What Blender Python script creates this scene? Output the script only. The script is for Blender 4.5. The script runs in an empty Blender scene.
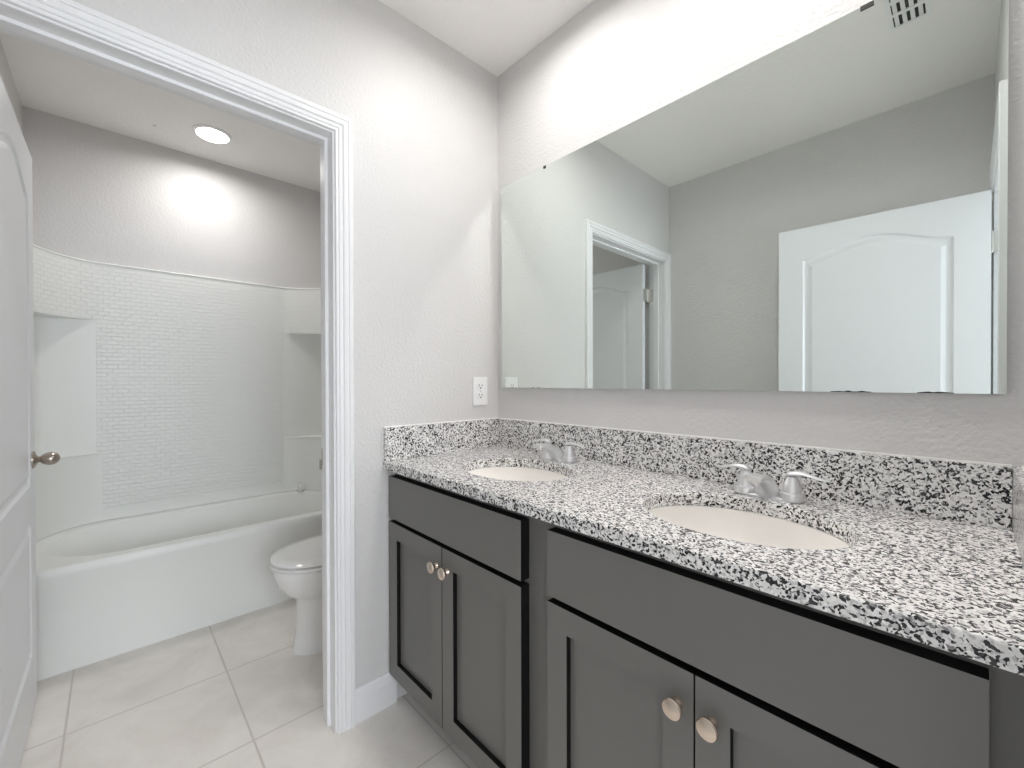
import bpy, bmesh, math, random
from mathutils import Vector, Matrix
C = bpy.context.scene.collection
SC = bpy.context.scene
R = math.radians
PI = math.pi

# ------------------------------------------------------------------ camera
cam = bpy.data.cameras.new('camera'); cam_o = bpy.data.objects.new('camera', cam); C.objects.link(cam_o)
cam.sensor_fit = 'HORIZONTAL'; cam.sensor_width = 36; cam.lens = 425.5 / 1024 * 36
cam.clip_start = 0.02
yw, pt, rl = R(43.057), R(-0.3615), R(-0.1287)
F = Vector((-math.cos(yw) * math.cos(pt), math.sin(yw) * math.cos(pt), math.sin(pt)))
Rt = Vector((math.sin(yw), math.cos(yw), 0)); Up = Rt.cross(F)
Rt, Up = Rt * math.cos(rl) + Up * math.sin(rl), Up * math.cos(rl) - Rt * math.sin(rl)
cam_o.matrix_world = Matrix(((Rt.x, Up.x, -F.x, 1.4458), (Rt.y, Up.y, -F.y, -1.266), (Rt.z, Up.z, -F.z, 1.1807), (0, 0, 0, 1)))
SC.camera = cam_o

# ------------------------------------------------------------------ world, lights, exposure
w = bpy.data.worlds.new('world'); SC.world = w; w.use_nodes = True
w.node_tree.nodes['Background'].inputs[0].default_value = (0.80, 0.88, 1.0, 1)
w.node_tree.nodes['Background'].inputs[1].default_value = 1.0
SC.view_settings.view_transform = 'Standard'; SC.view_settings.look = 'None'
SC.view_settings.gamma = 1.0; SC.view_settings.use_curve_mapping = False
SC.view_settings.exposure = 1.13
SC.cycles.sample_clamp_indirect = 0.0
SC.cycles.max_bounces = 14; SC.cycles.diffuse_bounces = 8; SC.cycles.glossy_bounces = 6
SC.cycles.caustics_reflective = True; SC.cycles.blur_glossy = 0.0
DOWNLIGHT = 2.0      # watts of each vanity downlight
TUBLIGHT = 2.2
def area(name, loc, rot, sx, sy, power, col):
    l = bpy.data.lights.new(name, 'AREA'); l.shape = 'RECTANGLE'; l.size = sx; l.size_y = sy
    l.energy = power; l.color = col
    o = bpy.data.objects.new(name, l); C.objects.link(o); o.location = loc; o.rotation_euler = rot
    return o
# daylight through the entry door; its unseen window is an added area light
area('unseen_room_daylight', (3.92, -1.15, 1.45), (0, R(90), 0), 1.3, 1.5, 27, (0.88, 0.94, 1.0))

# ------------------------------------------------------------------ materials
def mat(name, col, rough=0.5, metal=0.0, spec=0.5, coat=0.0):
    m = bpy.data.materials.new(name); m.use_nodes = True
    b = m.node_tree.nodes['Principled BSDF']
    b.inputs['Base Color'].default_value = (*col, 1); b.inputs['Roughness'].default_value = rough
    b.inputs['Metallic'].default_value = metal; b.inputs['Specular IOR Level'].default_value = spec
    b.inputs['Coat Weight'].default_value = coat
    return m
def nodes(m): return m.node_tree.nodes, m.node_tree.links, m.node_tree.nodes['Principled BSDF']
def noise_bump(m, scale, strength, dist=0.002, detail=2.0):
    n, l, b = nodes(m)
    tc = n.new('ShaderNodeTexCoord'); t = n.new('ShaderNodeTexNoise'); bp = n.new('ShaderNodeBump')
    t.inputs['Scale'].default_value = scale; t.inputs['Detail'].default_value = detail
    bp.inputs['Strength'].default_value = strength; bp.inputs['Distance'].default_value = dist
    l.new(tc.outputs['Object'], t.inputs['Vector']); l.new(t.outputs['Fac'], bp.inputs['Height']); l.new(bp.outputs['Normal'], b.inputs['Normal'])
    return m
def ramp(n, stops, interp='LINEAR'):
    r = n.new('ShaderNodeValToRGB'); r.color_ramp.interpolation = interp
    e = r.color_ramp.elements
    while len(e) > 1: e.remove(e[-1])
    e[0].position = stops[0][0]; e[0].color = (*stops[0][1], 1)
    for p, c in stops[1:]:
        x = e.new(p); x.color = (*c, 1)
    return r
M = {}
M['wall'] = noise_bump(mat('wall_paint', (0.66, 0.65, 0.645), 0.45, spec=0.4), 95, 0.55, 0.004)
M['ceil'] = noise_bump(mat('ceiling_paint', (0.90, 0.885, 0.86), 0.8, spec=0.2), 60, 0.4, 0.004)
M['white'] = mat('white_trim_paint', (0.80, 0.80, 0.81), 0.28)
M['door'] = noise_bump(mat('white_door_paint', (0.78, 0.79, 0.81), 0.35), 220, 0.12, 0.001)
M['cab'] = noise_bump(mat('grey_cabinet_paint', (0.158, 0.153, 0.145), 0.38), 40, 0.03, 0.001)
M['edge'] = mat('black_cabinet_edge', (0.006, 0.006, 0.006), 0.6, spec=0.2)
M['toe'] = mat('dark_toe_kick', (0.05, 0.048, 0.045), 0.6)
M['acr'] = mat('white_acrylic', (0.81, 0.82, 0.80), 0.38)
M['porc'] = mat('white_porcelain', (0.80, 0.795, 0.785), 0.08, coat=0.3)
M['bisc'] = mat('biscuit_porcelain', (0.87, 0.845, 0.81), 0.12, coat=0.2)
M['chrome'] = mat('chrome', (0.80, 0.80, 0.81), 0.36, metal=1.0)
M['nickel'] = mat('brushed_nickel', (0.46, 0.41, 0.36), 0.28, metal=1.0)
M['steel'] = mat('hinge_steel', (0.62, 0.61, 0.59), 0.35, metal=1.0)
M['knob'] = mat('champagne_nickel', (0.66, 0.56, 0.47), 0.25, metal=1.0)
M['mirror'] = mat('silvered_glass', (0.80, 0.85, 0.82), 0.0, metal=1.0)
M['glass_edge'] = mat('ground_glass_edge', (0.55, 0.68, 0.64), 0.25)
M['dark'] = mat('dark_slot', (0.02, 0.02, 0.02), 0.6)
M['plate'] = mat('white_plastic', (0.86, 0.86, 0.86), 0.3)
M['grey'] = mat('grey_plastic', (0.25, 0.25, 0.27), 0.5)
M['caulk'] = mat('white_caulk', (0.86, 0.85, 0.83), 0.4)
def emis(name, col, s):
    m = bpy.data.materials.new(name); m.use_nodes = True
    b = m.node_tree.nodes['Principled BSDF']
    b.inputs['Base Color'].default_value = (0.9, 0.9, 0.9, 1)
    b.inputs['Emission Color'].default_value = (*col, 1); b.inputs['Emission Strength'].default_value = s
    return m
M['lens'] = emis('lit_vanity_lens', (1.0, 0.975, 0.96), 5.0)
M['lens_tub'] = emis('lit_tub_lens', (1.0, 0.96, 0.92), 5.0)

def floor_mat():
    m = mat('beige_floor_tile', (0.55, 0.5, 0.46), 0.35, spec=0.45)
    n, l, b = nodes(m)
    tc = n.new('ShaderNodeTexCoord'); mp = n.new('ShaderNodeMapping')
    mp.inputs['Location'].default_value = (-0.302, 0.48, 0)
    l.new(tc.outputs['Object'], mp.inputs['Vector'])
    br = n.new('ShaderNodeTexBrick'); br.offset = 0.0; br.squash = 1.0
    br.inputs['Scale'].default_value = 1.0; br.inputs['Brick Width'].default_value = 0.4575
    br.inputs['Row Height'].default_value = 0.4575; br.inputs['Mortar Size'].default_value = 0.0032
    br.inputs['Mortar Smooth'].default_value = 0.1; br.inputs['Bias'].default_value = 0
    br.inputs['Color1'].default_value = (0.0, 0, 0, 1); br.inputs['Color2'].default_value = (1, 1, 1, 1)
    l.new(mp.outputs[0], br.inputs['Vector'])
    n1 = n.new('ShaderNodeTexNoise'); n1.inputs['Scale'].default_value = 4.0; n1.inputs['Detail'].default_value = 7; n1.inputs['Roughness'].default_value = 0.62; n1.inputs['Distortion'].default_value = 0.8
    l.new(tc.outputs['Object'], n1.inputs['Vector'])
    rp = ramp(n, [(0.3, (0.71, 0.67, 0.62)), (0.55, (0.80, 0.765, 0.72)), (0.75, (0.86, 0.83, 0.79))])
    l.new(n1.outputs['Fac'], rp.inputs[0])
    mx = n.new('ShaderNodeMix'); mx.data_type = 'RGBA'
    mx.inputs['B'].default_value = (0.62, 0.58, 0.53, 1)
    l.new(br.outputs['Fac'], mx.inputs['Factor']); l.new(rp.outputs[0], mx.inputs['A'])
    l.new(mx.outputs['Result'], b.inputs['Base Color'])
    inv = n.new('ShaderNodeMath'); inv.operation = 'SUBTRACT'; inv.inputs[0].default_value = 1.0; l.new(br.outputs['Fac'], inv.inputs[1])
    bp = n.new('ShaderNodeBump'); bp.inputs['Distance'].default_value = 0.002; bp.inputs['Strength'].default_value = 0.7
    l.new(inv.outputs[0], bp.inputs['Height']); l.new(bp.outputs[0], b.inputs['Normal'])
    return m
M['floor'] = floor_mat()

def granite_mat():
    m = mat('speckled_granite', (0.7, 0.7, 0.7), 0.16, spec=0.5)
    n, l, b = nodes(m)
    tc = n.new('ShaderNodeTexCoord')
    ns = n.new('ShaderNodeTexNoise'); ns.inputs['Scale'].default_value = 90; ns.inputs['Detail'].default_value = 2
    l.new(tc.outputs['Object'], ns.inputs['Vector'])
    add = n.new('ShaderNodeMix'); add.data_type = 'VECTOR'; add.inputs['Factor'].default_value = 0.012
    l.new(tc.outputs['Object'], add.inputs['A']); l.new(ns.outputs['Color'], add.inputs['B'])
    v = n.new('ShaderNodeTexVoronoi'); v.inputs['Scale'].default_value = 265; v.inputs['Randomness'].default_value = 1
    l.new(add.outputs['Result'], v.inputs['Vector'])
    sp = n.new('ShaderNodeSeparateColor'); l.new(v.outputs['Color'], sp.inputs[0])
    rp = ramp(n, [(0.0, (0.012, 0.012, 0.014)), (0.20, (0.05, 0.048, 0.05)), (0.28, (0.26, 0.255, 0.26)), (0.34, (0.56, 0.545, 0.54)), (0.50, (0.78, 0.77, 0.755)), (0.86, (0.88, 0.87, 0.86))], 'CONSTANT')
    l.new(sp.outputs[0], rp.inputs[0])
    l.new(rp.outputs[0], b.inputs['Base Color'])
    return m
M['granite'] = granite_mat()

def tile_mat():
    m = mat('moulded_tile_acrylic', (0.81, 0.82, 0.80), 0.40)
    n, l, b = nodes(m)
    uv = n.new('ShaderNodeUVMap'); uv.uv_map = 'UVMap'
    br = n.new('ShaderNodeTexBrick'); br.offset = 0.5
    br.inputs['Scale'].default_value = 1.0; br.inputs['Brick Width'].default_value = 0.044
    br.inputs['Row Height'].default_value = 0.022; br.inputs['Mortar Size'].default_value = 0.0016
    br.inputs['Mortar Smooth'].default_value = 0.6
    l.new(uv.outputs[0], br.inputs['Vector'])
    inv = n.new('ShaderNodeMath'); inv.operation = 'SUBTRACT'; inv.inputs[0].default_value = 1.0; l.new(br.outputs['Fac'], inv.inputs[1])
    bp = n.new('ShaderNodeBump'); bp.inputs['Distance'].default_value = 0.0028; bp.inputs['Strength'].default_value = 0.76
    l.new(inv.outputs[0], bp.inputs['Height']); l.new(bp.outputs[0], b.inputs['Normal'])
    return m
M['tile'] = tile_mat()

# ------------------------------------------------------------------ helpers
def obj(name, bm, ms, parent=None, smooth=False, bevel=0.0, loc=None, angle=35):
    me = bpy.data.meshes.new(name); bmesh.ops.recalc_face_normals(bm, faces=bm.faces); bm.to_mesh(me); bm.free()
    for m in (ms if isinstance(ms, (list, tuple)) else [ms]): me.materials.append(M[m])
    o = bpy.data.objects.new(name, me); C.objects.link(o)
    if parent: o.parent = parent
    if loc: o.location = loc
    if bevel:
        b = o.modifiers.new('bevel', 'BEVEL'); b.width = bevel; b.segments = 2; b.limit_method = 'ANGLE'; b.angle_limit = R(40)
    if smooth:
        for p in me.polygons: p.use_smooth = True
        me.set_sharp_from_angle(angle=R(angle))
    return o
def box(bm, x0, x1, y0, y1, z0, z1, mi=0):
    vs = [bm.verts.new(p) for p in ((x0, y0, z0), (x1, y0, z0), (x1, y1, z0), (x0, y1, z0), (x0, y0, z1), (x1, y0, z1), (x1, y1, z1), (x0, y1, z1))]
    for f in ((0, 3, 2, 1), (4, 5, 6, 7), (0, 1, 5, 4), (1, 2, 6, 5), (2, 3, 7, 6), (3, 0, 4, 7)):
        bm.faces.new([vs[i] for i in f]).material_index = mi
def bbox(*a, mi=0):
    bm = bmesh.new(); box(bm, *a, mi=mi); return bm
def boxes(lst):
    bm = bmesh.new()
    for a in lst: box(bm, *a)
    return bm
def loft(bm, rings, cap0=True, cap1=True, mi=0, closed=True):
    vr = [[bm.verts.new(p) for p in r] for r in rings]
    for a, b in zip(vr, vr[1:]):
        n = len(a)
        for i in range(n if closed else n - 1):
            j = (i + 1) % n
            bm.faces.new((a[i], a[j], b[j], b[i])).material_index = mi
    if cap0: bm.faces.new(vr[0]).material_index = mi
    if cap1: bm.faces.new(vr[-1]).material_index = mi
    return vr
def lathe(bm, prof, seg=32, axis='z', org=(0, 0, 0), mi=0):
    """prof: (radius, height) list; closed at both ends with caps"""
    rings = []
    for r, h in prof:
        ring = []
        for i in range(seg):
            a = 2 * PI * i / seg; c, s = r * math.cos(a), r * math.sin(a)
            p = {'z': (c, s, h), 'y': (c, h, s), 'x': (h, c, s)}[axis]
            ring.append(tuple(p[k] + org[k] for k in range(3)))
        rings.append(ring)
    loft(bm, rings, mi=mi)
def ell(cx, cy, rx, ry, z, n=40, pw=2.0):
    out = []
    for i in range(n):
        a = 2 * PI * i / n; c, s = math.cos(a), math.sin(a)
        out.append((cx + rx * math.copysign(abs(c) ** (2 / pw), c), cy + ry * math.copysign(abs(s) ** (2 / pw), s), z))
    return out
def empty(name, loc, rz=0):
    o = bpy.data.objects.new(name, None); C.objects.link(o); o.location = loc; o.rotation_euler = (0, 0, rz)
    o.empty_display_size = 0.1
    return o
def tag(o, label, cat=None, group=None, kind=None):
    if label: o['label'] = label
    if cat: o['category'] = cat
    if group: o['group'] = group
    if kind: o['kind'] = kind
    return o
def struct(name, bm, m, label, **k):
    o = obj(name, bm, m, **k); o['kind'] = 'structure'; o['label'] = label; o['category'] = name.split('_')[0]
    return o
def copy_tree(o, parent=None):
    c = o.copy(); C.objects.link(c); c.parent = parent
    for ch in list(o.children): copy_tree(ch, c)
    return c

H = 2.548        # ceiling height
XR = 1.525       # right wall
YF = -1.638     # wall opposite the mirror
TW = 0.115       # partition thickness
XT = -1.745      # wall behind the tub
YTF = -1.590    # tub room wall behind its open door
YT = -0.085      # wall behind the toilet
D0, D1 = -1.575, -0.731     # doorway to the tub room (jamb faces), in the left partition
DH = 2.010                   # head jamb underside
E0, E1 = -1.606, -0.762      # entry doorway in the right wall

# ------------------------------------------------------------------ the room
struct('floor', bbox(-1.86, 4.0, -2.7, 0.5, -0.08, 0.0), 'floor', 'beige square ceramic floor tiles with light grout')
struct('ceiling', bbox(-1.86, 4.0, -2.7, 0.5, H, H + 0.08), 'ceil', 'off-white lightly textured ceiling')
J = 0.018
bm = bmesh.new()
box(bm, -TW, 0, D1 + J, 0.0, 0, H); box(bm, -TW, 0, YF, D0 - J, 0, H); box(bm, -TW, 0, D0 - J, D1 + J, DH + J, H)
struct('wall_left', bm, 'wall', 'light grey partition wall with the doorway to the tub')
struct('wall_back', bbox(-TW, XR + 0.0, 0.0, 0.11, 0, H), 'wall', 'light grey wall behind the mirror and countertop')
struct('wall_toilet', bbox(XT, -TW, YT, 0.11, 0, H), 'wall', 'grey wall behind the toilet, right end of the tub')
struct('wall_tub', bbox(XT - 0.11, XT, YF - 0.1, 0.11, 0, H), 'wall', 'grey wall above the white tub surround')
struct('wall_front', boxes([(-TW, XR + 0.12, YF - 0.1, YF, 0, H), (XT, -TW, YF - 0.1, YTF, 0, H)]), 'wall', 'grey wall facing the mirror, seen in its reflection')
bm = bmesh.new()
box(bm, XR, XR + 0.12, E1 + J, 0.11, 0, H); box(bm, XR, XR + 0.12, YF, E0 - J, 0, H); box(bm, XR, XR + 0.12, E0 - J, E1 + J, DH + J, H)
struct('wall_right', bm, 'wall', 'light grey wall at the right end of the vanity')
# unseen neighbouring room with a window opening, added only as the daylight source
bm = bmesh.new()
box(bm, XR + 0.12, 4.0, 0.4, 0.5, 0, H); box(bm, XR + 0.12, 4.0, -2.7, -2.6, 0, H)
box(bm, 3.95, 4.05, -2.6, 0.4, 0, 0.75); box(bm, 3.95, 4.05, -2.6, 0.4, 2.15, H); box(bm, 3.95, 4.05, -2.6, -1.95, 0.75, 2.15); box(bm, 3.95, 4.05, -0.35, 0.4, 0.75, 2.15)
box(bm, XR + 0.12, XR + 0.14, -2.6, YF - 0.0, 0, H); box(bm, XR + 0.12, XR + 0.14, 0.11, 0.4, 0, H)
struct('wall_unseen_room', bm, 'wall', 'grey walls of an unseen room behind the camera, added for the daylight')

def baseboard(name, pts, nrm, label):
    """pts: start, end on the wall line; nrm: direction away from the wall"""
    a, b = Vector((*pts[0], 0)), Vector((*pts[1], 0)); n = Vector((*nrm, 0))
    prof = [(0, 0), (0.0135, 0), (0.0135, 0.085), (0.010, 0.095), (0.0085, 0.108), (0.004, 0.116), (0, 0.117)]
    bm = bmesh.new()
    loft(bm, [[tuple(p + n * d + Vector((0, 0, z))) for d, z in prof] for p in (a, b)])
    return struct(name, bm, 'white', label)
baseboard('baseboard_left', ((0, D1 + 0.064), (0, -0.512)), (1, 0), 'white baseboard between the doorway trim and the vanity')
baseboard('baseboard_front', ((0.02, YF), (XR - 0.02, YF)), (0, 1), 'white baseboard behind the open entry door')
baseboard('baseboard_right', ((XR, E1 + 0.064), (XR, -0.512)), (-1, 0), 'white baseboard right of the vanity')
baseboard('baseboard_toilet', ((-1.04, YT), (-TW, YT)), (0, -1), 'white baseboard behind the toilet')
baseboard('baseboard_tub', ((-1.04, YTF), (-TW - 0.02, YTF)), (0, 1), 'white baseboard behind the open white door')

# casing: fluted profile swept round the opening with mitred corners
CP = [(0, 0), (0, .0095), (.0015, .011), (.0060, .011), (.0075, .0085), (.0100, .0085), (.0115, .0125), (.0190, .0135), (.0205, .0105), (.0230, .0105),
      (.0245, .0140), (.0270, .0160), (.0370, .0170), (.0385, .0140), (.0415, .0140), (.0430, .0175), (.0545, .0175), (.0570, .0150), (.0570, 0)]
def casing(name, x, sgn, y0, y1, top, label, whole=True):
    """opening y0..y1 on the plane x, protruding towards sgn"""
    g = 0.006
    rings = []
    for iy, iz, dy, dz in ((y1 + g, 0, 1, 0), (y1 + g, top + g, 1, 1), (y0 - g, top + g, -1, 1), (y0 - g, 0, -1, 0)):
        rings.append([(x + sgn * d, iy + dy * w_, iz + dz * w_) for w_, d in CP])
    if not whole: rings = rings[:2] + [[(x + sgn * d, y0, top + g + w_) for w_, d in CP]]
    bm = bmesh.new(); loft(bm, rings)
    return struct(name, bm, 'white', label)
casing('trim_1', 0.0, 1, D0, D1, DH, 'white fluted door casing around the tub room doorway')
c2 = casing('trim_2', -TW, -1, YTF + 0.001, D1, DH, 'white door casing on the tub side of the doorway', False)
casing('trim_3', XR, -1, YF + 0.001, E1, DH, 'white door casing of the entry doorway beside the mirror', False)
def jamb(name, x0, x1, y0, y1, top, sx0, sx1, label):
    bm = bmesh.new()
    box(bm, x0, x1, y1, y1 + J, 0, top + J); box(bm, x0, x1, y0 - J, y0, 0, top + J); box(bm, x0, x1, y0, y1, top, top + J)
    # door stop
    box(bm, sx0, sx1, y1 - 0.010, y1, 0, top); box(bm, sx0, sx1, y0, y0 + 0.010, 0, top); box(bm, sx0, sx1, y0 + 0.010, y1 - 0.010, top - 0.010, top)
    return struct(name, bm, 'white', label)
j1 = jamb('trim_4', -TW - 0.001, 0.001, D0, D1, DH, -0.078, -0.045, 'white door jamb with stop around the tub room doorway')
jamb('trim_5', XR - 0.001, XR + 0.121, E0, E1, DH, XR + 0.040, XR + 0.074, 'white door jamb of the entry doorway')
# strike plate on the jamb of the tub doorway
bm = bmesh.new(); box(bm, -0.112, -0.084, D1 - 0.0015, D1 + 0.001, 0.885, 0.945)
box(bm, -0.128, -0.112, D1 - 0.004, D1 - 0.001, 0.870, 0.905)
o = obj('strike_plate', bm, 'nickel'); o.parent = j1; tag(o, 'dark nickel strike plate')

# ------------------------------------------------------------------ doors
def panel_outline(x0, x1, z0, z1, arch):
    pts = [(x0, z0), (x1, z0), (x1, z1)]
    if arch:
        n = 26
        for i in range(1, n):
            t = i / n
            # cathedral arch: flat shoulders rising into a rounded crown
            s = 0.5 - 0.5 * math.cos(2 * PI * t)
            pts.append((x1 + (x0 - x1) * t, z1 + arch * (s ** 0.85)))
    pts.append((x0, z1))
    return pts
def offset(pts, d):
    n = len(pts); out = []
    for i in range(n):
        p, q, r = Vector(pts[i - 1]), Vector(pts[i]), Vector(pts[(i + 1) % n])
        a, b = (q - p).normalized(), (r - q).normalized()
        na, nb = Vector((-a.y, a.x)), Vector((-b.y, b.x))
        m = (na + nb).normalized(); k = d / max(0.3, m.dot(na))
        out.append(tuple(q + m * k))
    return out
def door_slab(W, Hh, T, stile, panels):
    """slab in local x 0..W, y 0..T (y=0 and y=T are the faces), z 0..Hh"""
    bm = bmesh.new()
    for side in (0, 1):
        def P(x, z, d): return (x, d if side == 0 else T - d, z)
        rect = [bm.verts.new(P(x, z, 0)) for x, z in ((0, 0), (W, 0), (W, Hh), (0, Hh))]
        edges = [bm.edges.new((rect[i], rect[(i + 1) % 4])) for i in range(4)]
        if side == 0: r0 = rect
        else: r1 = rect
        for (x0, x1, z0, z1, arch) in panels:
            ol = panel_outline(x0, x1, z0, z1, arch)
            levels = [(0, 0), (0.008, 0.0065), (0.013, 0.0075), (0.024, 0.0070), (0.040, 0.0015), (0.043, 0.0010)]
            prev = None
            for off, dep in levels:
                vs = [bm.verts.new(P(x, z, dep)) for x, z in offset(ol, off)]
                if prev is None:
                    edges += [bm.edges.new((vs[i], vs[(i + 1) % len(vs)])) for i in range(len(vs))]
                else:
                    for i in range(len(vs)):
                        j = (i + 1) % len(vs); bm.faces.new((prev[i], prev[j], vs[j], vs[i]))
                prev = vs
            bm.faces.new(prev)
        bmesh.ops.triangle_fill(bm, use_beauty=True, edges=edges)
    for i in range(4):
        j = (i + 1) % 4; bm.faces.new((r0[i], r0[j], r1[j], r1[i]))
    return bm
def oval_knob(parent, x, z, T):
    """egg shaped passage knob on both faces"""
    for s, y0 in ((-1, 0.0), (1, T)):
        bm = bmesh.new()
        prof = [(0.031, 0.0), (0.031, 0.004), (0.026, 0.008), (0.017, 0.011), (0.013, 0.013), (0.0105, 0.017), (0.0115, 0.021)]
        lathe(bm, [(r, s * h) for r, h in prof], 28, 'y')
        o = obj('rose', bm, 'nickel', parent, smooth=True, loc=(x, y0, z))
        bm = bmesh.new()
        pr = []
        for i in range(15):
            a = PI * i / 14
            pr.append((max(0.0015, 0.0235 * math.sin(a)) * (1.0 - 0.10 * math.cos(a)), s * (0.016 + 0.0265 - 0.0265 * math.cos(a))))
        lathe(bm, pr, 28, 'y')
        for v in bm.verts: v.co.x *= 1.2
        obj('knob', bm, 'nickel', parent, smooth=True, loc=(x, y0, z), angle=60)
DW, DHh, DT = 0.792, 1.994, 0.035
PAN = [(0.112, DW - 0.112, 0.200, 0.672, 0), (0.112, DW - 0.112, 0.808, 1.822, 0.072)]
def make_door(name, loc, rz, label, gap):
    ysgn = -1
    r = empty(name, loc, rz); tag(r, label, 'door', kind='structure')
    bm = door_slab(DW, DHh, DT, 0.112, PAN)
    for v in bm.verts: v.co.y = v.co.y if ysgn > 0 else v.co.y - DT
    obj('door_slab', bm, 'door', r)
    k = empty('knob_set', (DW - 0.062, 0 if ysgn > 0 else -DT, 0.892)); k.parent = r
    oval_knob(k, 0, 0, DT)
    bm = bbox(DW - 0.0005, DW + 0.0012, (0.007 if ysgn > 0 else 0.007 - DT), (0.028 if ysgn > 0 else 0.028 - DT), 0.86, 0.916)
    obj('latch_plate', bm, 'nickel', r)
    for hz in (0.20, 1.0, 1.735):
        bm = bmesh.new()
        yk = gap * 0.5
        lathe(bm, [(0.0065, hz), (0.0065, hz + 0.089)], 14, 'z', (-0.003, yk, 0))
        lathe(bm, [(0.004, hz - 0.006), (0.0075, hz - 0.002), (0.0075, hz)], 14, 'z', (-0.003, yk, 0))
        y0, y1 = -0.030, yk
        box(bm, -0.0045, -0.0015, y0, y1, hz, hz + 0.089)
        box(bm, -0.036, -0.0035, gap - 0.0015, gap - 0.0002, hz, hz + 0.089); box(bm, -0.0045, -0.0015, yk, gap - 0.0015, hz, hz + 0.089)
        obj('hinge', bm, 'steel', r, smooth=True)
    return r
# local +x runs from the hinge to the free edge. tub-room door points to -X: rotation ~ 180 deg
make_door('door_1', (-0.119, -1.5205, 0.010), PI - R(0.2), 'white moulded arch-panel door standing open into the tub room', 0.054)
make_door('door_2', (1.512, -1.574, 0.010), PI - R(4.5), 'white arch-panel entry door open against the wall, seen in the mirror', 0.012)

# ------------------------------------------------------------------ vanity
YD = -0.5385      # front plane of the doors
def cabinet(x0, x1, fronts, split, label, kn):
    r = empty('vanity_cabinet', ((x0 + x1) / 2, -0.26, 0)); tag(r, label, 'cabinet', 'grey vanity cabinets under the countertop')
    ox, oy = (x0 + x1) / 2, -0.26
    def L(a): return (a[0] - ox, a[1] - ox, a[2] - oy, a[3] - oy, a[4], a[5])
    fx0, fx1 = fronts
    zt, zb = 0.862, 0.100
    yb, yf = -0.004, -0.509
    bm = boxes([L(a) for a in ((x0, x0 + 0.016, yf + 0.019, yb, zb, zt), (x1 - 0.016, x1, yf + 0.019, yb, zb, zt),
        (x0 + 0.016, x1 - 0.016, yf + 0.019, yb, zb, zb + 0.016), (x0 + 0.016, x1 - 0.016, yb - 0.008, yb, zb + 0.016, zt))])
    obj('carcass', bm, 'cab', r)
    s0, s1 = fx0 + 0.028, fx1 - 0.028
    bm = boxes([L(a) for a in ((x0, s0, yf, yf + 0.019, zb, zt), (s1, x1, yf, yf + 0.019, zb, zt),
        (s0, s1, yf, yf + 0.019, zt - 0.042, zt), (s0, s1, yf, yf + 0.019, zb, zb + 0.032), (s0, s1, yf, yf + 0.019, 0.662, 0.704))])
    obj('face_frame', bm, 'cab', r)
    obj('toe_kick', boxes([L((x0, x1, -0.445, -0.430, 0, zb)), L((x0, x0 + 0.016, -0.430, yb, 0, zb)), L((x1 - 0.016, x1, -0.430, yb, 0, zb))]), 'toe', r)
    # false drawer front: plain slab with dark edges
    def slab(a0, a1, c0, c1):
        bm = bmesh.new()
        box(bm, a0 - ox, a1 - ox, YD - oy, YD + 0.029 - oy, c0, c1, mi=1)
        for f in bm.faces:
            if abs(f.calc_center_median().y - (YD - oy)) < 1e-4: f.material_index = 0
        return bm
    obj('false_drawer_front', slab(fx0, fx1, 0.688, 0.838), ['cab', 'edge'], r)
    g = 0.0015
    for k, (a0, a1) in enumerate(((fx0, split - g), (split + g, fx1))):
        c0, c1 = 0.116, 0.674
        bm = bmesh.new(); fw = 0.057; y = YD - oy
        outer = [(a0 - ox, c0), (a1 - ox, c0), (a1 - ox, c1), (a0 - ox, c1)]
        inner = [(a0 - ox + fw, c0 + fw), (a1 - ox - fw, c0 + fw), (a1 - ox - fw, c1 - fw), (a0 - ox + fw, c1 - fw)]
        def ring(p, yy): return [bm.verts.new((x, yy, z)) for x, z in p]
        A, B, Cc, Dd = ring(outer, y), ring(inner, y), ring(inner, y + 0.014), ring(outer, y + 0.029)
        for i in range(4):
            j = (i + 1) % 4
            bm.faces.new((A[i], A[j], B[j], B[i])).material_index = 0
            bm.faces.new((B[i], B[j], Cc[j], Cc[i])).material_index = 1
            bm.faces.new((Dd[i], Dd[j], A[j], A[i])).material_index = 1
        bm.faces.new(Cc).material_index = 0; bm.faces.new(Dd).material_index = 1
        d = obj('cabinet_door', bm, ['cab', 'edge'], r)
        kx = (split - 0.030 if k == 0 else split + 0.030) - ox
        bm = bmesh.new()
        lathe(bm, [(0.0105, 0), (0.0095, -0.003), (0.0070, -0.008), (0.0080, -0.013), (0.0140, -0.0170), (0.0178, -0.0190), (0.0182, -0.0220), (0.0165, -0.0250), (0.0100, -0.0268), (0.001, -0.0275)], 28, 'y')
        o = obj('knob', bm, 'knob', d, smooth=True, loc=(kx, y, 0.609))
        tag(o, 'round champagne nickel knob')
    return r
cabinet(0.0015, 0.7426, (0.010, 0.698), 0.3515, 'grey shaker vanity cabinet at the left, beside the doorway wall', 0)
cabinet(0.7427, 1.5235, (0.785, 1.464), 1.126, 'grey shaker vanity cabinet at the right, nearest the camera', 1)

SINK = [(0.434, -0.302), (1.113, -0.302)]
SA, SB = 0.200, 0.156
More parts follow.
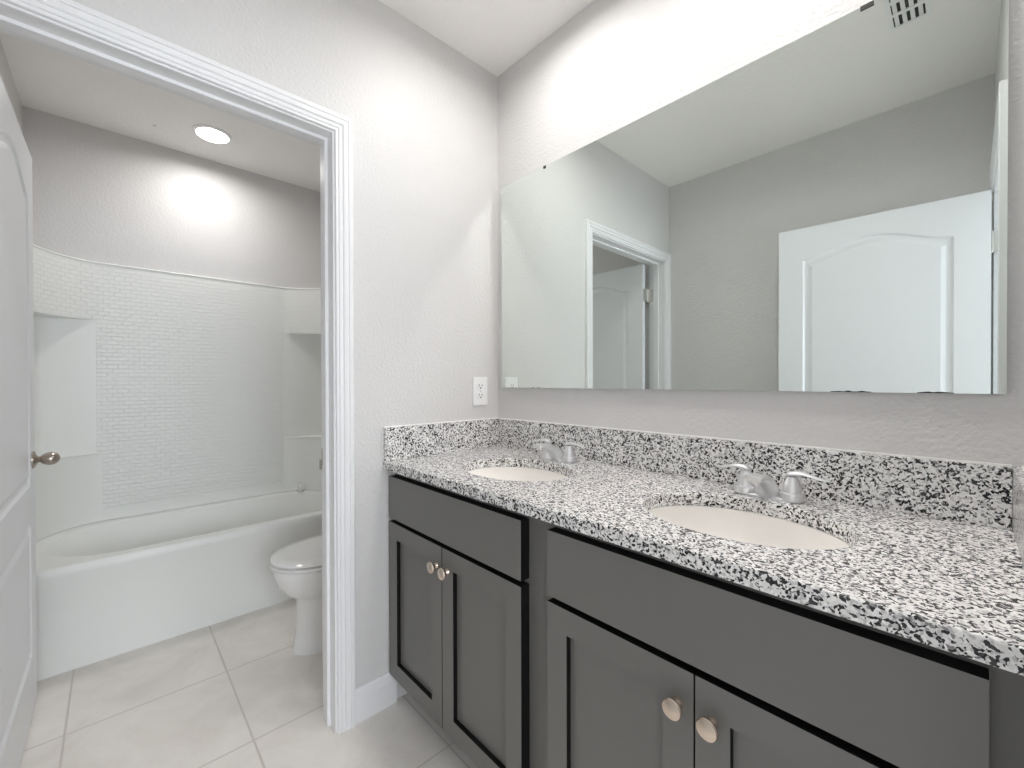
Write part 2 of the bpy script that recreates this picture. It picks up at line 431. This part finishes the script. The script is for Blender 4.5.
# countertop with two oval cut-outs
def countertop():
    bm = bmesh.new()
    x0, x1, y0, y1, z0, z1 = 0.001, XR - 0.001, -0.558, -0.001, 0.8635, 0.8945
    lay = []
    for z in (z0, z1):
        rect = [bm.verts.new((x, y, z)) for x, y in ((x0, y0), (x1, y0), (x1, y1), (x0, y1))]
        edges = [bm.edges.new((rect[i], rect[(i + 1) % 4])) for i in range(4)]
        holes = []
        for cx, cy in SINK:
            vs = [bm.verts.new(p) for p in ell(cx, cy, SA, SB, z, 64)]
            edges += [bm.edges.new((vs[i], vs[(i + 1) % 64])) for i in range(64)]
            holes.append(vs)
        bmesh.ops.triangle_fill(bm, use_beauty=True, edges=edges)
        lay.append((rect, holes))
    (ra, ha), (rb, hb) = lay
    for a, b in [(ra, rb)] + list(zip(ha, hb)):
        n = len(a)
        for i in range(n):
            j = (i + 1) % n; bm.faces.new((a[i], a[j], b[j], b[i]))
    return obj('countertop', bm, 'granite', bevel=0.0025)
tag(countertop(), 'speckled black and white granite countertop with two oval sinks', 'countertop')
bz, bt = 0.8950, 1.0140
def splash(bm_args, label, caulk):
    o = obj('backsplash', bbox(*bm_args), 'granite', bevel=0.0012)
    tag(o, label, 'backsplash', 'granite backsplash strips around the countertop')
    c = obj('caulk_bead', boxes(caulk), 'caulk', o); tag(c, 'white caulk line')
splash((0.0205, XR - 0.0205, -0.020, -0.001, bz, bt), 'long speckled granite backsplash strip below the mirror', [(0.0205, XR - 0.0205, -0.0095, -0.0012, bt, bt + 0.0035)])
splash((0.001, 0.020, -0.556, -0.001, bz, bt), 'short granite backsplash strip on the left wall under the outlet', [(0.0012, 0.008, -0.556, -0.001, bt, bt + 0.0035), (0.0012, 0.0045, -0.5595, -0.5565, bz, bt)])
splash((XR - 0.020, XR - 0.001, -0.556, -0.001, bz, bt), 'short granite backsplash strip on the right wall, cut by the frame', [(XR - 0.008, XR - 0.0012, -0.556, -0.001, bt, bt + 0.0035)])

def make_sink():
    r = empty('undermount_sink', (0, 0, 0.8632))
    prof_in, prof_out = [], []
    n = 13
    rings = []
    rings.append(ell(0, 0, SA + 0.028, SB + 0.028, -0.010, 56)); rings.append(ell(0, 0, SA + 0.028, SB + 0.028, 0, 56))
    for i in range(n):
        t = i / (n - 1); k = math.cos(t * PI / 2) ** 0.62 if t < 1 else 0
        k = max(k, 0.11); z = -0.004 - 0.140 * math.sin(t * PI / 2) ** 1.25
        rings.append(ell(0, -0.0, (SA - 0.001) * k, (SB - 0.001) * k, z if i else 0.0, 56))
    # outside skin
    for i in range(n - 1, -1, -1):
        t = i / (n - 1); k = max(math.cos(t * PI / 2) ** 0.62 if t < 1 else 0, 0.11); z = -0.016 - 0.140 * math.sin(t * PI / 2) ** 1.25
        rings.append(ell(0, 0, (SA + 0.012) * k, (SB + 0.012) * k, z if i else -0.010, 56))
    bm = bmesh.new(); loft(bm, rings, False, False)
    vs = list(bm.verts); # close the loop between first ring and last ring
    n_ = 56; a, b = vs[:n_], vs[-n_:]
    for i in range(n_):
        j = (i + 1) % n_; bm.faces.new((a[i], a[j], b[j], b[i]))
    o = obj('bowl', bm, 'bisc', r, smooth=True, angle=50)
    bm = bmesh.new(); lathe(bm, [(0.022, -0.146), (0.030, -0.141), (0.030, -0.139), (0.024, -0.1385), (0.022, -0.141), (0.016, -0.141), (0.015, -0.134), (0.001, -0.132)], 28)
    o = obj('drain', bm, 'chrome', r, smooth=True); tag(o, 'chrome pop-up drain')
    return r
s1 = make_sink(); s1.location = (*SINK[0], 0.8632)
tag(s1, 'oval cream undermount sink nearer the corner, left in the countertop', 'sink', 'oval undermount sinks in the countertop')
s2 = copy_tree(s1); s2.location = (*SINK[1], 0.8632)
s2['label'] = 'oval cream undermount sink nearest the camera, right in the countertop'

def make_faucet():
    r = empty('faucet', (0, 0, 0.8948))
    # spout: lofted hooded arc
    secs = [  # y, z, half width, half thickness, tilt(deg of section normal)
        (0.004, -0.004, 0.0265, 0.0240, 84), (0.000, 0.010, 0.0260, 0.0225, 78), (-0.010, 0.026, 0.0250, 0.0200, 62), (-0.026, 0.040, 0.0240, 0.0170, 46),
        (-0.046, 0.051, 0.0232, 0.0135, 28), (-0.068, 0.058, 0.0226, 0.0105, 14), (-0.088, 0.061, 0.0220, 0.0085, 4), (-0.104, 0.061, 0.0212, 0.0075, -3), (-0.112, 0.060, 0.0185, 0.0055, -6)]
    rings = []
    for y, z, hw, ht, tl in secs:
        a = R(tl); ny, nz = math.sin(a), math.cos(a)   # normal in the yz plane, perpendicular to the path
        ring = []
        for i in range(28):
            q = 2 * PI * i / 28; c, s = math.cos(q), math.sin(q)
            cx = math.copysign(abs(c) ** 0.8, c) * hw; t = math.copysign(abs(s) ** 0.8, s) * ht
            ring.append((cx, y + ny * t, z + nz * t))
        rings.append(ring)
    bm = bmesh.new(); loft(bm, rings)
    bmesh.ops.bisect_plane(bm, geom=bm.verts[:] + bm.edges[:] + bm.faces[:], plane_co=(0, 0, 0.0), plane_no=(0, 0, -1), clear_outer=True)
    obj('spout', bm, 'chrome', r, smooth=True, angle=60)
    bm = bmesh.new(); lathe(bm, [(0.0105, 0.048), (0.0105, 0.060)], 20, 'z', (0, -0.092, 0)); obj('aerator', bm, 'chrome', r, smooth=True)
    bm = bmesh.new(); rr = [ell(0, 0.004, 0.072, 0.024, z, 40, 2.6) for z in (0, 0.004)]; rr.append(ell(0, 0.004, 0.069, 0.021, 0.006, 40, 2.6)); loft(bm, rr)
    obj('base_plate', bm, 'chrome', r, smooth=True)
    for s in (-1, 1):
        h = empty('handle', (s * 0.051, 0.004, 0.0)); h.parent = r
        bm = bmesh.new()
        lathe(bm, [(0.0265, 0.003), (0.0268, 0.016), (0.0255, 0.0195), (0.0205, 0.0205), (0.0200, 0.024), (0.0190, 0.034), (0.0160, 0.046), (0.0125, 0.054), (0.0120, 0.058)], 32)
        obj('hub', bm, 'chrome', h, smooth=True)
        bm = bmesh.new()
        secs = [(-0.012, 0.061, 0.008, 0.0045), (-0.004, 0.064, 0.0125, 0.0065), (0.008, 0.066, 0.0125, 0.0065), (0.022, 0.0665, 0.0095, 0.0048), (0.038, 0.064, 0.0090, 0.0036), (0.054, 0.060, 0.0095, 0.0030), (0.066, 0.058, 0.0085, 0.0028), (0.070, 0.058, 0.0050, 0.0018)]
        rings = []
        for x, z, hw, ht in secs:
            rings.append([(s * x, hw * math.cos(2 * PI * i / 20), z + ht * math.sin(2 * PI * i / 20)) for i in range(20)])
        loft(bm, rings); obj('lever', bm, 'chrome', h, smooth=True, angle=60)
    return r
FY = -0.093
f1 = make_faucet(); f1.location = (SINK[0][0] - 0.002, FY, 0.8948)
tag(f1, 'chrome two-handle faucet behind the sink nearer the corner', 'faucet', 'chrome faucets on the countertop')
f2 = copy_tree(f1); f2.location = (SINK[1][0] - 0.002, FY, 0.8948)
f2['label'] = 'chrome two-handle faucet behind the sink nearest the camera'

# ------------------------------------------------------------------ mirror
def mirror():
    x0, x1, z0, z1 = 0.040, 1.4975, 1.154, 2.0335
    r = empty('wall_mirror', ((x0 + x1) / 2, 0, z0)); tag(r, 'large frameless rectangular wall mirror above the countertop', 'mirror')
    ox = (x0 + x1) / 2
    bm = bmesh.new(); box(bm, x0 - ox, x1 - ox, -0.0145, -0.0085, 0, z1 - z0, mi=1)
    for f in bm.faces:
        if abs(f.calc_center_median().y + 0.0145) < 1e-5: f.material_index = 0
    obj('glass', bm, ['mirror', 'glass_edge'], r)
    obj('backing', bbox(x0 - ox + 0.01, x1 - ox - 0.01, -0.0085, 0, 0.012, z1 - z0 - 0.012), 'grey', r)
    for cx, w_ in ((0.299, 0.012), (1.288, 0.024)):   # clips along the top
        o = obj('mirror_clip', bbox(cx - w_ / 2 - ox, cx + w_ / 2 - ox, -0.0165, -0.0145, z1 - z0 - 0.009, z1 - z0 + 0.001), 'dark', r)
    for cx, w_ in ((0.232, 0.007), (0.262, 0.008), (1.26, 0.075), (1.40, 0.055)):   # desilvered spots along the bottom edge
        bm = bmesh.new()
        random.seed(int(cx * 1000)); n = 9
        top = [(cx - w_ / 2 + w_ * i / n - ox, 0.0012 + 0.0026 * random.random() * math.sin(PI * i / n) ** 0.5) for i in range(n + 1)]
        rings = [[(x, y, 0.0) for x, z in top] + [(x, y, z) for x, z in reversed(top)] for y in (-0.0151, -0.01455)]
        loft(bm, rings); obj('edge_blemish', bm, 'dark', r)
    return r
mirror()

# ------------------------------------------------------------------ outlet
def outlet():
    r = empty('wall_outlet', (0.0, -0.1075, 1.1385)); tag(r, 'white duplex outlet on the left wall above the granite strip', 'outlet')
    obj('cover_plate', bbox(0.0, 0.006, -0.040, 0.040, -0.061, 0.061), 'plate', r, bevel=0.0025)
    for s in (1, -1):
        bm = bmesh.new(); rr = [[(x, y, z + s * 0.0205) for y, z in [(p[0], p[1]) for p in ell(0, 0, 0.0175, 0.0150, 0, 28, 3)]] for x in (0.006, 0.0078)]
        loft(bm, rr); f = obj('receptacle', bm, 'plate', r)
        bm = boxes([(0.0078, 0.0082, -0.0085, -0.0060, s * 0.0205 + 0.000, s * 0.0205 + 0.009), (0.0078, 0.0082, 0.0060, 0.0085, s * 0.0205 + 0.000, s * 0.0205 + 0.009), (0.0078, 0.0082, -0.0035, 0.0035, s * 0.0205 - 0.0095, s * 0.0205 - 0.004)])
        obj('slots', bm, 'dark', f)
    bm = bmesh.new(); lathe(bm, [(0.0025, 0.006), (0.002, 0.0075)], 12, 'x'); obj('screw', bm, 'nickel', r)
outlet()

# ------------------------------------------------------------------ ceiling lights and vent
def downlight(x, y, lens, label, power, spread=166, rad=0.076):
    r = empty('ceiling_light', (x, y, H)); tag(r, label, 'ceiling light')
    bm = bmesh.new()
    seg = 40; prof = [(rad + 0.016, 0), (rad + 0.015, -0.004), (rad + 0.004, -0.008), (rad, -0.008), (rad, -0.001)]
    lathe(bm, prof, seg); obj('trim_ring', bm, 'plate', r, smooth=True)
    bm = bmesh.new(); lathe(bm, [(rad, -0.0078), (rad * 0.96, -0.0105), (rad * 0.8, -0.0112), (0.002, -0.0115)], seg)
    obj('lens', bm, lens, r, smooth=True)
    l = bpy.data.lights.new('downlight_beam', 'AREA'); l.shape = 'DISK'; l.size = rad * 1.9; l.energy = power; l.spread = R(spread)
    l.color = (1.0, 0.975, 0.955)
    o = bpy.data.objects.new('downlight_beam', l); C.objects.link(o); o.parent = r; o.location = (0, 0, -0.0125)
    return r
downlight(-1.402, -0.862, 'lens_tub', 'round lit recessed ceiling light above the bathtub', TUBLIGHT)
a = downlight(0.475, -0.35, 'lens', 'round lit ceiling light over the sink nearer the corner', DOWNLIGHT)
b = downlight(1.10, -0.35, 'lens', 'round lit ceiling light over the sink nearest the camera', DOWNLIGHT)
a['group'] = b['group'] = 'ceiling lights over the vanity'
def vent():
    r = empty('ceiling_vent', (1.293, -0.825, H)); tag(r, 'white slotted ceiling air vent reflected at the top of the mirror', 'vent')
    obj('frame', boxes([(-0.058, -0.044, -0.165, 0.165, -0.005, 0), (0.044, 0.058, -0.165, 0.165, -0.005, 0), (-0.044, 0.044, -0.165, -0.150, -0.005, 0), (-0.044, 0.044, 0.150, 0.165, -0.005, 0)] +
        [(-0.044, 0.044, y - 0.007, y + 0.007, -0.006, 0) for y in (-0.075, 0.0, 0.075)]), 'plate', r)
    obj('duct', bbox(-0.044, 0.044, -0.150, 0.150, -0.0012, 0), 'dark', r)
    for i in range(4):
        x = -0.033 + i * 0.022
        bm = bmesh.new()
        rings = [[(x - 0.007, y, -0.006), (x - 0.005, y, -0.0062), (x + 0.005, y, -0.0018), (x + 0.003, y, -0.0016)] for y in (-0.150, 0.150)]
        loft(bm, rings); obj('louver', bm, 'plate', r)
vent()
bm = bmesh.new(); lathe(bm, [(0.009, 0), (0.009, -0.003), (0.005, -0.006), (0.001, -0.007)], 20)
tag(obj('screw_cap', bm, 'plate', loc=(-1.519, -1.10, H), smooth=True), 'tiny white round cap on the ceiling left of the tub light', 'cap')

# ------------------------------------------------------------------ tub surround
TY0, TY1 = YTF + 0.002, YT - 0.002
XW = XT + 0.002
TUBZ = 0.432
def plan(r, back, side):
    """plan curve of the surround from the left front edge round the corners to the right front edge"""
    xb = XW + back; y0 = TY0 + side; y1 = TY1 - side; xf = -1.07
    pts = []
    def line(p, q, n):
        for i in range(n): pts.append((p[0] + (q[0] - p[0]) * i / n, p[1] + (q[1] - p[1]) * i / n))
    line((xf, y0), (xb + r, y0), 8)
    for i in range(12):
        a = PI / 2 * i / 12; pts.append((xb + r - r * math.sin(a), y0 + r - r * math.cos(a)))
    line((xb, y0 + r), (xb, y1 - r), 12)
    for i in range(12):
        a = PI / 2 * i / 12; pts.append((xb + r - r * math.cos(a), y1 - r + r * math.sin(a)))
    line((xb + r, y1), (xf, y1), 8); pts.append((xf, y1))
    return pts
def band_plan(back):
    xb = XW + back; xf = -1.07; y0 = TY0 + 0.012; y1 = TY1 - 0.020; pts = []
    def line(p, q, n):
        for i in range(n): pts.append((p[0] + (q[0] - p[0]) * i / n, p[1] + (q[1] - p[1]) * i / n))
    def bez(p, c, q, n):
        for i in range(n):
            t = i / n; pts.append(tuple(p[k] * (1 - t) ** 2 + 2 * c[k] * t * (1 - t) + q[k] * t * t for k in (0, 1)))
    line((xf, y0), (-1.42, y0 + 0.002), 6)
    bez((-1.42, y0 + 0.002), (xb + 0.01, -1.49), (xb, -1.31), 16)
    line((xb, -1.31), (xb, -0.43), 12)
    bez((xb, -0.43), (xb + 0.01, -0.33), (-1.45, y1 - 0.002), 16)
    line((-1.45, y1 - 0.002), (xf, y1), 6); pts.append((xf, y1))
    return pts
def surround():
    r = empty('tub_surround', (0, 0, 0)); tag(r, 'white moulded tile-pattern tub surround on the tub room walls', 'tub surround')
    big = band_plan(0.010); small = plan(0.045, 0.010, 0.012)
    def band(name, pl, z0, z1, mi, cap_top=False, lip=0.0):
        bm = bmesh.new(); uvl = bm.loops.layers.uv.new('UVMap')
        zs = [z0, z1]
        s = [0]
        for p, q in zip(pl, pl[1:]): s.append(s[-1] + math.dist(p, q))
        cols = [[bm.verts.new((x, y, z)) for z in zs] for x, y in pl]
        for i in range(len(cols) - 1):
            f = bm.faces.new((cols[i][0], cols[i + 1][0], cols[i + 1][1], cols[i][1]))
            for lp, uv in zip(f.loops, ((s[i], zs[0]), (s[i + 1], zs[0]), (s[i + 1], zs[1]), (s[i], zs[1]))): lp[uvl].uv = uv
        return bm
    def shelf(bm, pl_in, pl_out, z):
        a = [bm.verts.new((x, y, z)) for x, y in pl_in]; b = [bm.verts.new((x, y, z)) for x, y in pl_out]
        for i in range(len(a) - 1): bm.faces.new((a[i], a[i + 1], b[i + 1], b[i]))
    ZA, ZB, ZT = 0.80, 1.512, 1.815
    wallp = []
    for x, y in big:
        dx, dy0, dy1 = x - XW, y - TY0, TY1 - y
        if dx <= min(dy0, dy1): wallp.append((XW, y))
        else: wallp.append((x, TY0 if dy0 < dy1 else TY1))
    for i in range(1, len(wallp)):
        a, b = wallp[i - 1], wallp[i]
        if a[0] != b[0] and a[1] != b[1]:      # the step round the corner
            cy = TY0 if min(abs(a[1] - TY0), abs(b[1] - TY0)) < 0.01 else TY1
            wallp[i] = (XW, cy)
    # top band
    o = obj('upper_tile_band', band('b', big, ZB, ZT, 0), 'tile', r, smooth=True)
    bm = bmesh.new(); shelf(bm, big, wallp, ZT + 0.006); shelf(bm, big, wallp, ZB)
    vv = [[bm.verts.new((x, y, z)) for x, y in big] for z in (ZT, ZT + 0.006)]
    for i in range(len(big) - 1): bm.faces.new((vv[0][i], vv[0][i + 1], vv[1][i + 1], vv[1][i]))
    shelf(bm, big, wallp, ZA)
    obj('ledges', bm, 'acr', r)
    # rounded lip on the top of the band and on the soap ledge
    for nm, zc in (('top_lip', ZT + 0.004), ('ledge_lip', ZA)):
        bm = bmesh.new(); rings = []
        for i, (x, y) in enumerate(big):
            p, q = Vector(big[max(i - 1, 0)]), Vector(big[min(i + 1, len(big) - 1)])
            t = (q - p).normalized(); n = Vector((-t.y, t.x))
            if n.dot(Vector((-1.2, (TY0 + TY1) / 2)) - Vector((x, y))) < 0: n = -n
            rings.append([(x + n.x * 0.005 * math.cos(a), y + n.y * 0.005 * math.cos(a), zc + 0.005 * math.sin(a)) for a in [2 * PI * k / 10 for k in range(10)]])
        if nm == 'ledge_lip':
            parts = ([rg for rg in rings if -1.555 < rg[0][1] < -1.32 and rg[0][0] < -1.2], [rg for rg in rings if -0.43 < rg[0][1] < -0.11 and rg[0][0] < -1.2])
            b2 = bmesh.new(); loft(b2, parts[1]); obj(nm, b2, 'acr', r, smooth=True); loft(bm, parts[0])
        else: loft(bm, rings)
        obj(nm, bm, 'acr', r, smooth=True)
    # middle recessed niches: smooth; lower: smooth with tile in the centre
    bm = band('m', small, ZA, ZB, 0)
    obj('recessed_wall', bm, 'acr', r, smooth=True)
    bm = band('l', big, TUBZ + 0.002, ZA, 0)
    obj('lower_wall', bm, 'acr', r, smooth=True)
    # central tile field standing 2 mm proud
    xc = XW + 0.0108; y0, y1 = -1.335, -0.432
    pl = [(XW + 0.0095, y0 - 0.004), (xc, y0), (xc, y1), (XW + 0.0095, y1 + 0.004)]
    obj('centre_tile_field', band('c', pl, TUBZ + 0.06, ZB, 0), 'tile', r)
surround()

# ------------------------------------------------------------------ bathtub
def rrect(x0, x1, y0, y1, rad, z, n=10):
    pts = []
    for cx, cy, a0 in ((x1 - rad, y1 - rad, 0), (x0 + rad, y1 - rad, 90), (x0 + rad, y0 + rad, 180), (x1 - rad, y0 + rad, 270)):
        for i in range(n + 1):
            a = R(a0 + 90 * i / n); pts.append((cx + rad * math.cos(a), cy + rad * math.sin(a), z))
    return pts
def tub():
    r = empty('bathtub', (-1.39, -0.85, 0)); tag(r, 'white alcove bathtub with a plain flat apron', 'bathtub')
    ox, oy = -1.39, -0.85
    x0, x1, y0, y1 = XW + 0.001, -1.047, TY0, TY1
    L = lambda ring: [(x - ox, y - oy, z) for x, y, z in ring]
    ix0, ix1, iy0, iy1 = x0 + 0.070, x1 - 0.070, y0 + 0.09, y1 - 0.10
    bm = bmesh.new()
    rings = [rrect(x0, x1 - 0.012, y0, y1, 0.003, 0.0), rrect(x0, x1 - 0.006, y0, y1, 0.003, TUBZ - 0.045), rrect(x0, x1, y0, y1, 0.003, TUBZ - 0.036),
             rrect(x0, x1 - 0.001, y0, y1, 0.003, TUBZ - 0.010), rrect(x0, x1 - 0.010, y0, y1, 0.003, TUBZ),
             rrect(ix0, ix1, iy0, iy1, 0.26, TUBZ), rrect(ix0 + 0.008, ix1 - 0.008, iy0 + 0.010, iy1 - 0.008, 0.252, TUBZ - 0.010),
             rrect(ix0 + 0.03, ix1 - 0.022, iy0 + 0.10, iy1 - 0.03, 0.18, 0.24), rrect(ix0 + 0.045, ix1 - 0.035, iy0 + 0.19, iy1 - 0.05, 0.16, 0.12),
             rrect(ix0 + 0.085, ix1 - 0.075, iy0 + 0.25, iy1 - 0.10, 0.13, 0.075)]
    loft(bm, [L(q) for q in rings])
    obj('tub_shell', bm, 'acr', r, smooth=True, angle=40)
    bm = bmesh.new(); lathe(bm, [(0.034, 0.0), (0.034, -0.006), (0.028, -0.010), (0.001, -0.011)], 28, 'y', (0, iy1 - oy - 0.018, 0.33)); obj('overflow_plate', bm, 'chrome', r, smooth=True)
    bm = bmesh.new(); lathe(bm, [(0.036, 0.074), (0.036, 0.079), (0.030, 0.081), (0.001, 0.080)], 28, 'z', (0, iy1 - oy - 0.20, 0)); obj('drain', bm, 'chrome', r, smooth=True)
tub()
# chrome stopper left on the rear rim
bm = bmesh.new(); lathe(bm, [(0.013, 0.0), (0.014, 0.012), (0.021, 0.018), (0.0245, 0.026), (0.0245, 0.040), (0.021, 0.049), (0.012, 0.054), (0.001, 0.055)], 28)
tag(obj('drain_stopper', bm, 'chrome', loc=(-1.655, -0.343, TUBZ + 0.0005), smooth=True), 'small round chrome stopper on the rear rim of the bathtub', 'stopper')

# ------------------------------------------------------------------ toilet
def toilet():
    cx = -0.558
    r = empty('toilet', (cx, -0.45, 0)); tag(r, 'white elongated toilet beside the tub, half hidden by the door trim', 'toilet')
    def egg(front, back, hw, z, n=44, pw=2.15):
        # front is toward -y; wider at the back third
        out = []
        yc = back - min(hw * 1.05, (back - front) * 0.45)
        for i in range(n):
            a = 2 * PI * i / n; c, s = math.cos(a), math.sin(a)
            x = hw * math.copysign(abs(c) ** (2 / pw), c)
            if s < 0: y = yc - (yc - front) * abs(s) ** (2 / pw)
            else: y = yc + (back - yc) * abs(s) ** (2 / 2.8)
            out.append((x, y + 0.45, z))
        return out
    bm = bmesh.new()
    loft(bm, [egg(-0.708, -0.20, 0.124, 0.0), egg(-0.708, -0.20, 0.124, 0.012), egg(-0.700, -0.20, 0.117, 0.022), egg(-0.692, -0.20, 0.113, 0.09), egg(-0.688, -0.20, 0.112, 0.17), egg(-0.688, -0.21, 0.112, 0.222),
              egg(-0.700, -0.24, 0.120, 0.240), egg(-0.738, -0.26, 0.146, 0.270), egg(-0.764, -0.27, 0.164, 0.310), egg(-0.780, -0.275, 0.174, 0.360), egg(-0.782, -0.28, 0.176, 0.384), egg(-0.774, -0.285, 0.169, 0.3875)])
    obj('bowl', bm, 'porc', r, smooth=True, angle=50)
    bm = bmesh.new(); loft(bm, [egg(-0.774, -0.335, 0.166, 0.3880), egg(-0.774, -0.335, 0.166, 0.3925), egg(-0.789, -0.335, 0.181, 0.3935), egg(-0.789, -0.335, 0.181, 0.403), egg(-0.785, -0.335, 0.178, 0.4050), egg(-0.774, -0.335, 0.166, 0.4055)])

    obj('seat', bm, 'porc', r, smooth=True, angle=50)
    bm = bmesh.new(); loft(bm, [egg(-0.774, -0.325, 0.166, 0.4060), egg(-0.774, -0.325, 0.166, 0.4105), egg(-0.788, -0.325, 0.181, 0.4125), egg(-0.788, -0.325, 0.181, 0.420), egg(-0.779, -0.325, 0.173, 0.426), egg(-0.74, -0.335, 0.14, 0.4295), egg(-0.66, -0.36, 0.08, 0.431)])
    obj('lid', bm, 'porc', r, smooth=True, angle=50)
    bm = boxes([(-0.10, 0.10, 0.115, 0.15, 0.39, 0.428)]); obj('hinge_block', bm, 'porc', r, bevel=0.006)
    # tank
    def rr(hw, y0, y1, z, q=0.03): return [(x, y + 0.45, z) for x, y, z in rrect(-hw, hw, y0, y1, q, z, 6)]
    bm = bmesh.new(); loft(bm, [rr(0.10, -0.30, -0.11, 0.30), rr(0.13, -0.30, -0.11, 0.385), rr(0.185, -0.285, -0.105, 0.3855), rr(0.215, -0.300, -0.098, 0.46), rr(0.225, -0.305, -0.096, 0.72)])
    obj('tank', bm, 'porc', r, smooth=True)
    bm = bmesh.new(); loft(bm, [rr(0.232, -0.312, -0.094, 0.7205), rr(0.236, -0.316, -0.092, 0.728), rr(0.236, -0.316, -0.092, 0.748), rr(0.228, -0.308, -0.10, 0.758)])
    obj('tank_lid', bm, 'porc', r, smooth=True)
    bm = bmesh.new(); lathe(bm, [(0.012, 0.146), (0.012, 0.138), (0.006, 0.134)], 16, 'y', (-0.16, 0, 0.66)); box(bm, -0.165, -0.09, 0.128, 0.135, 0.652, 0.666)
    obj('flush_lever', bm, 'chrome', r)
toilet()
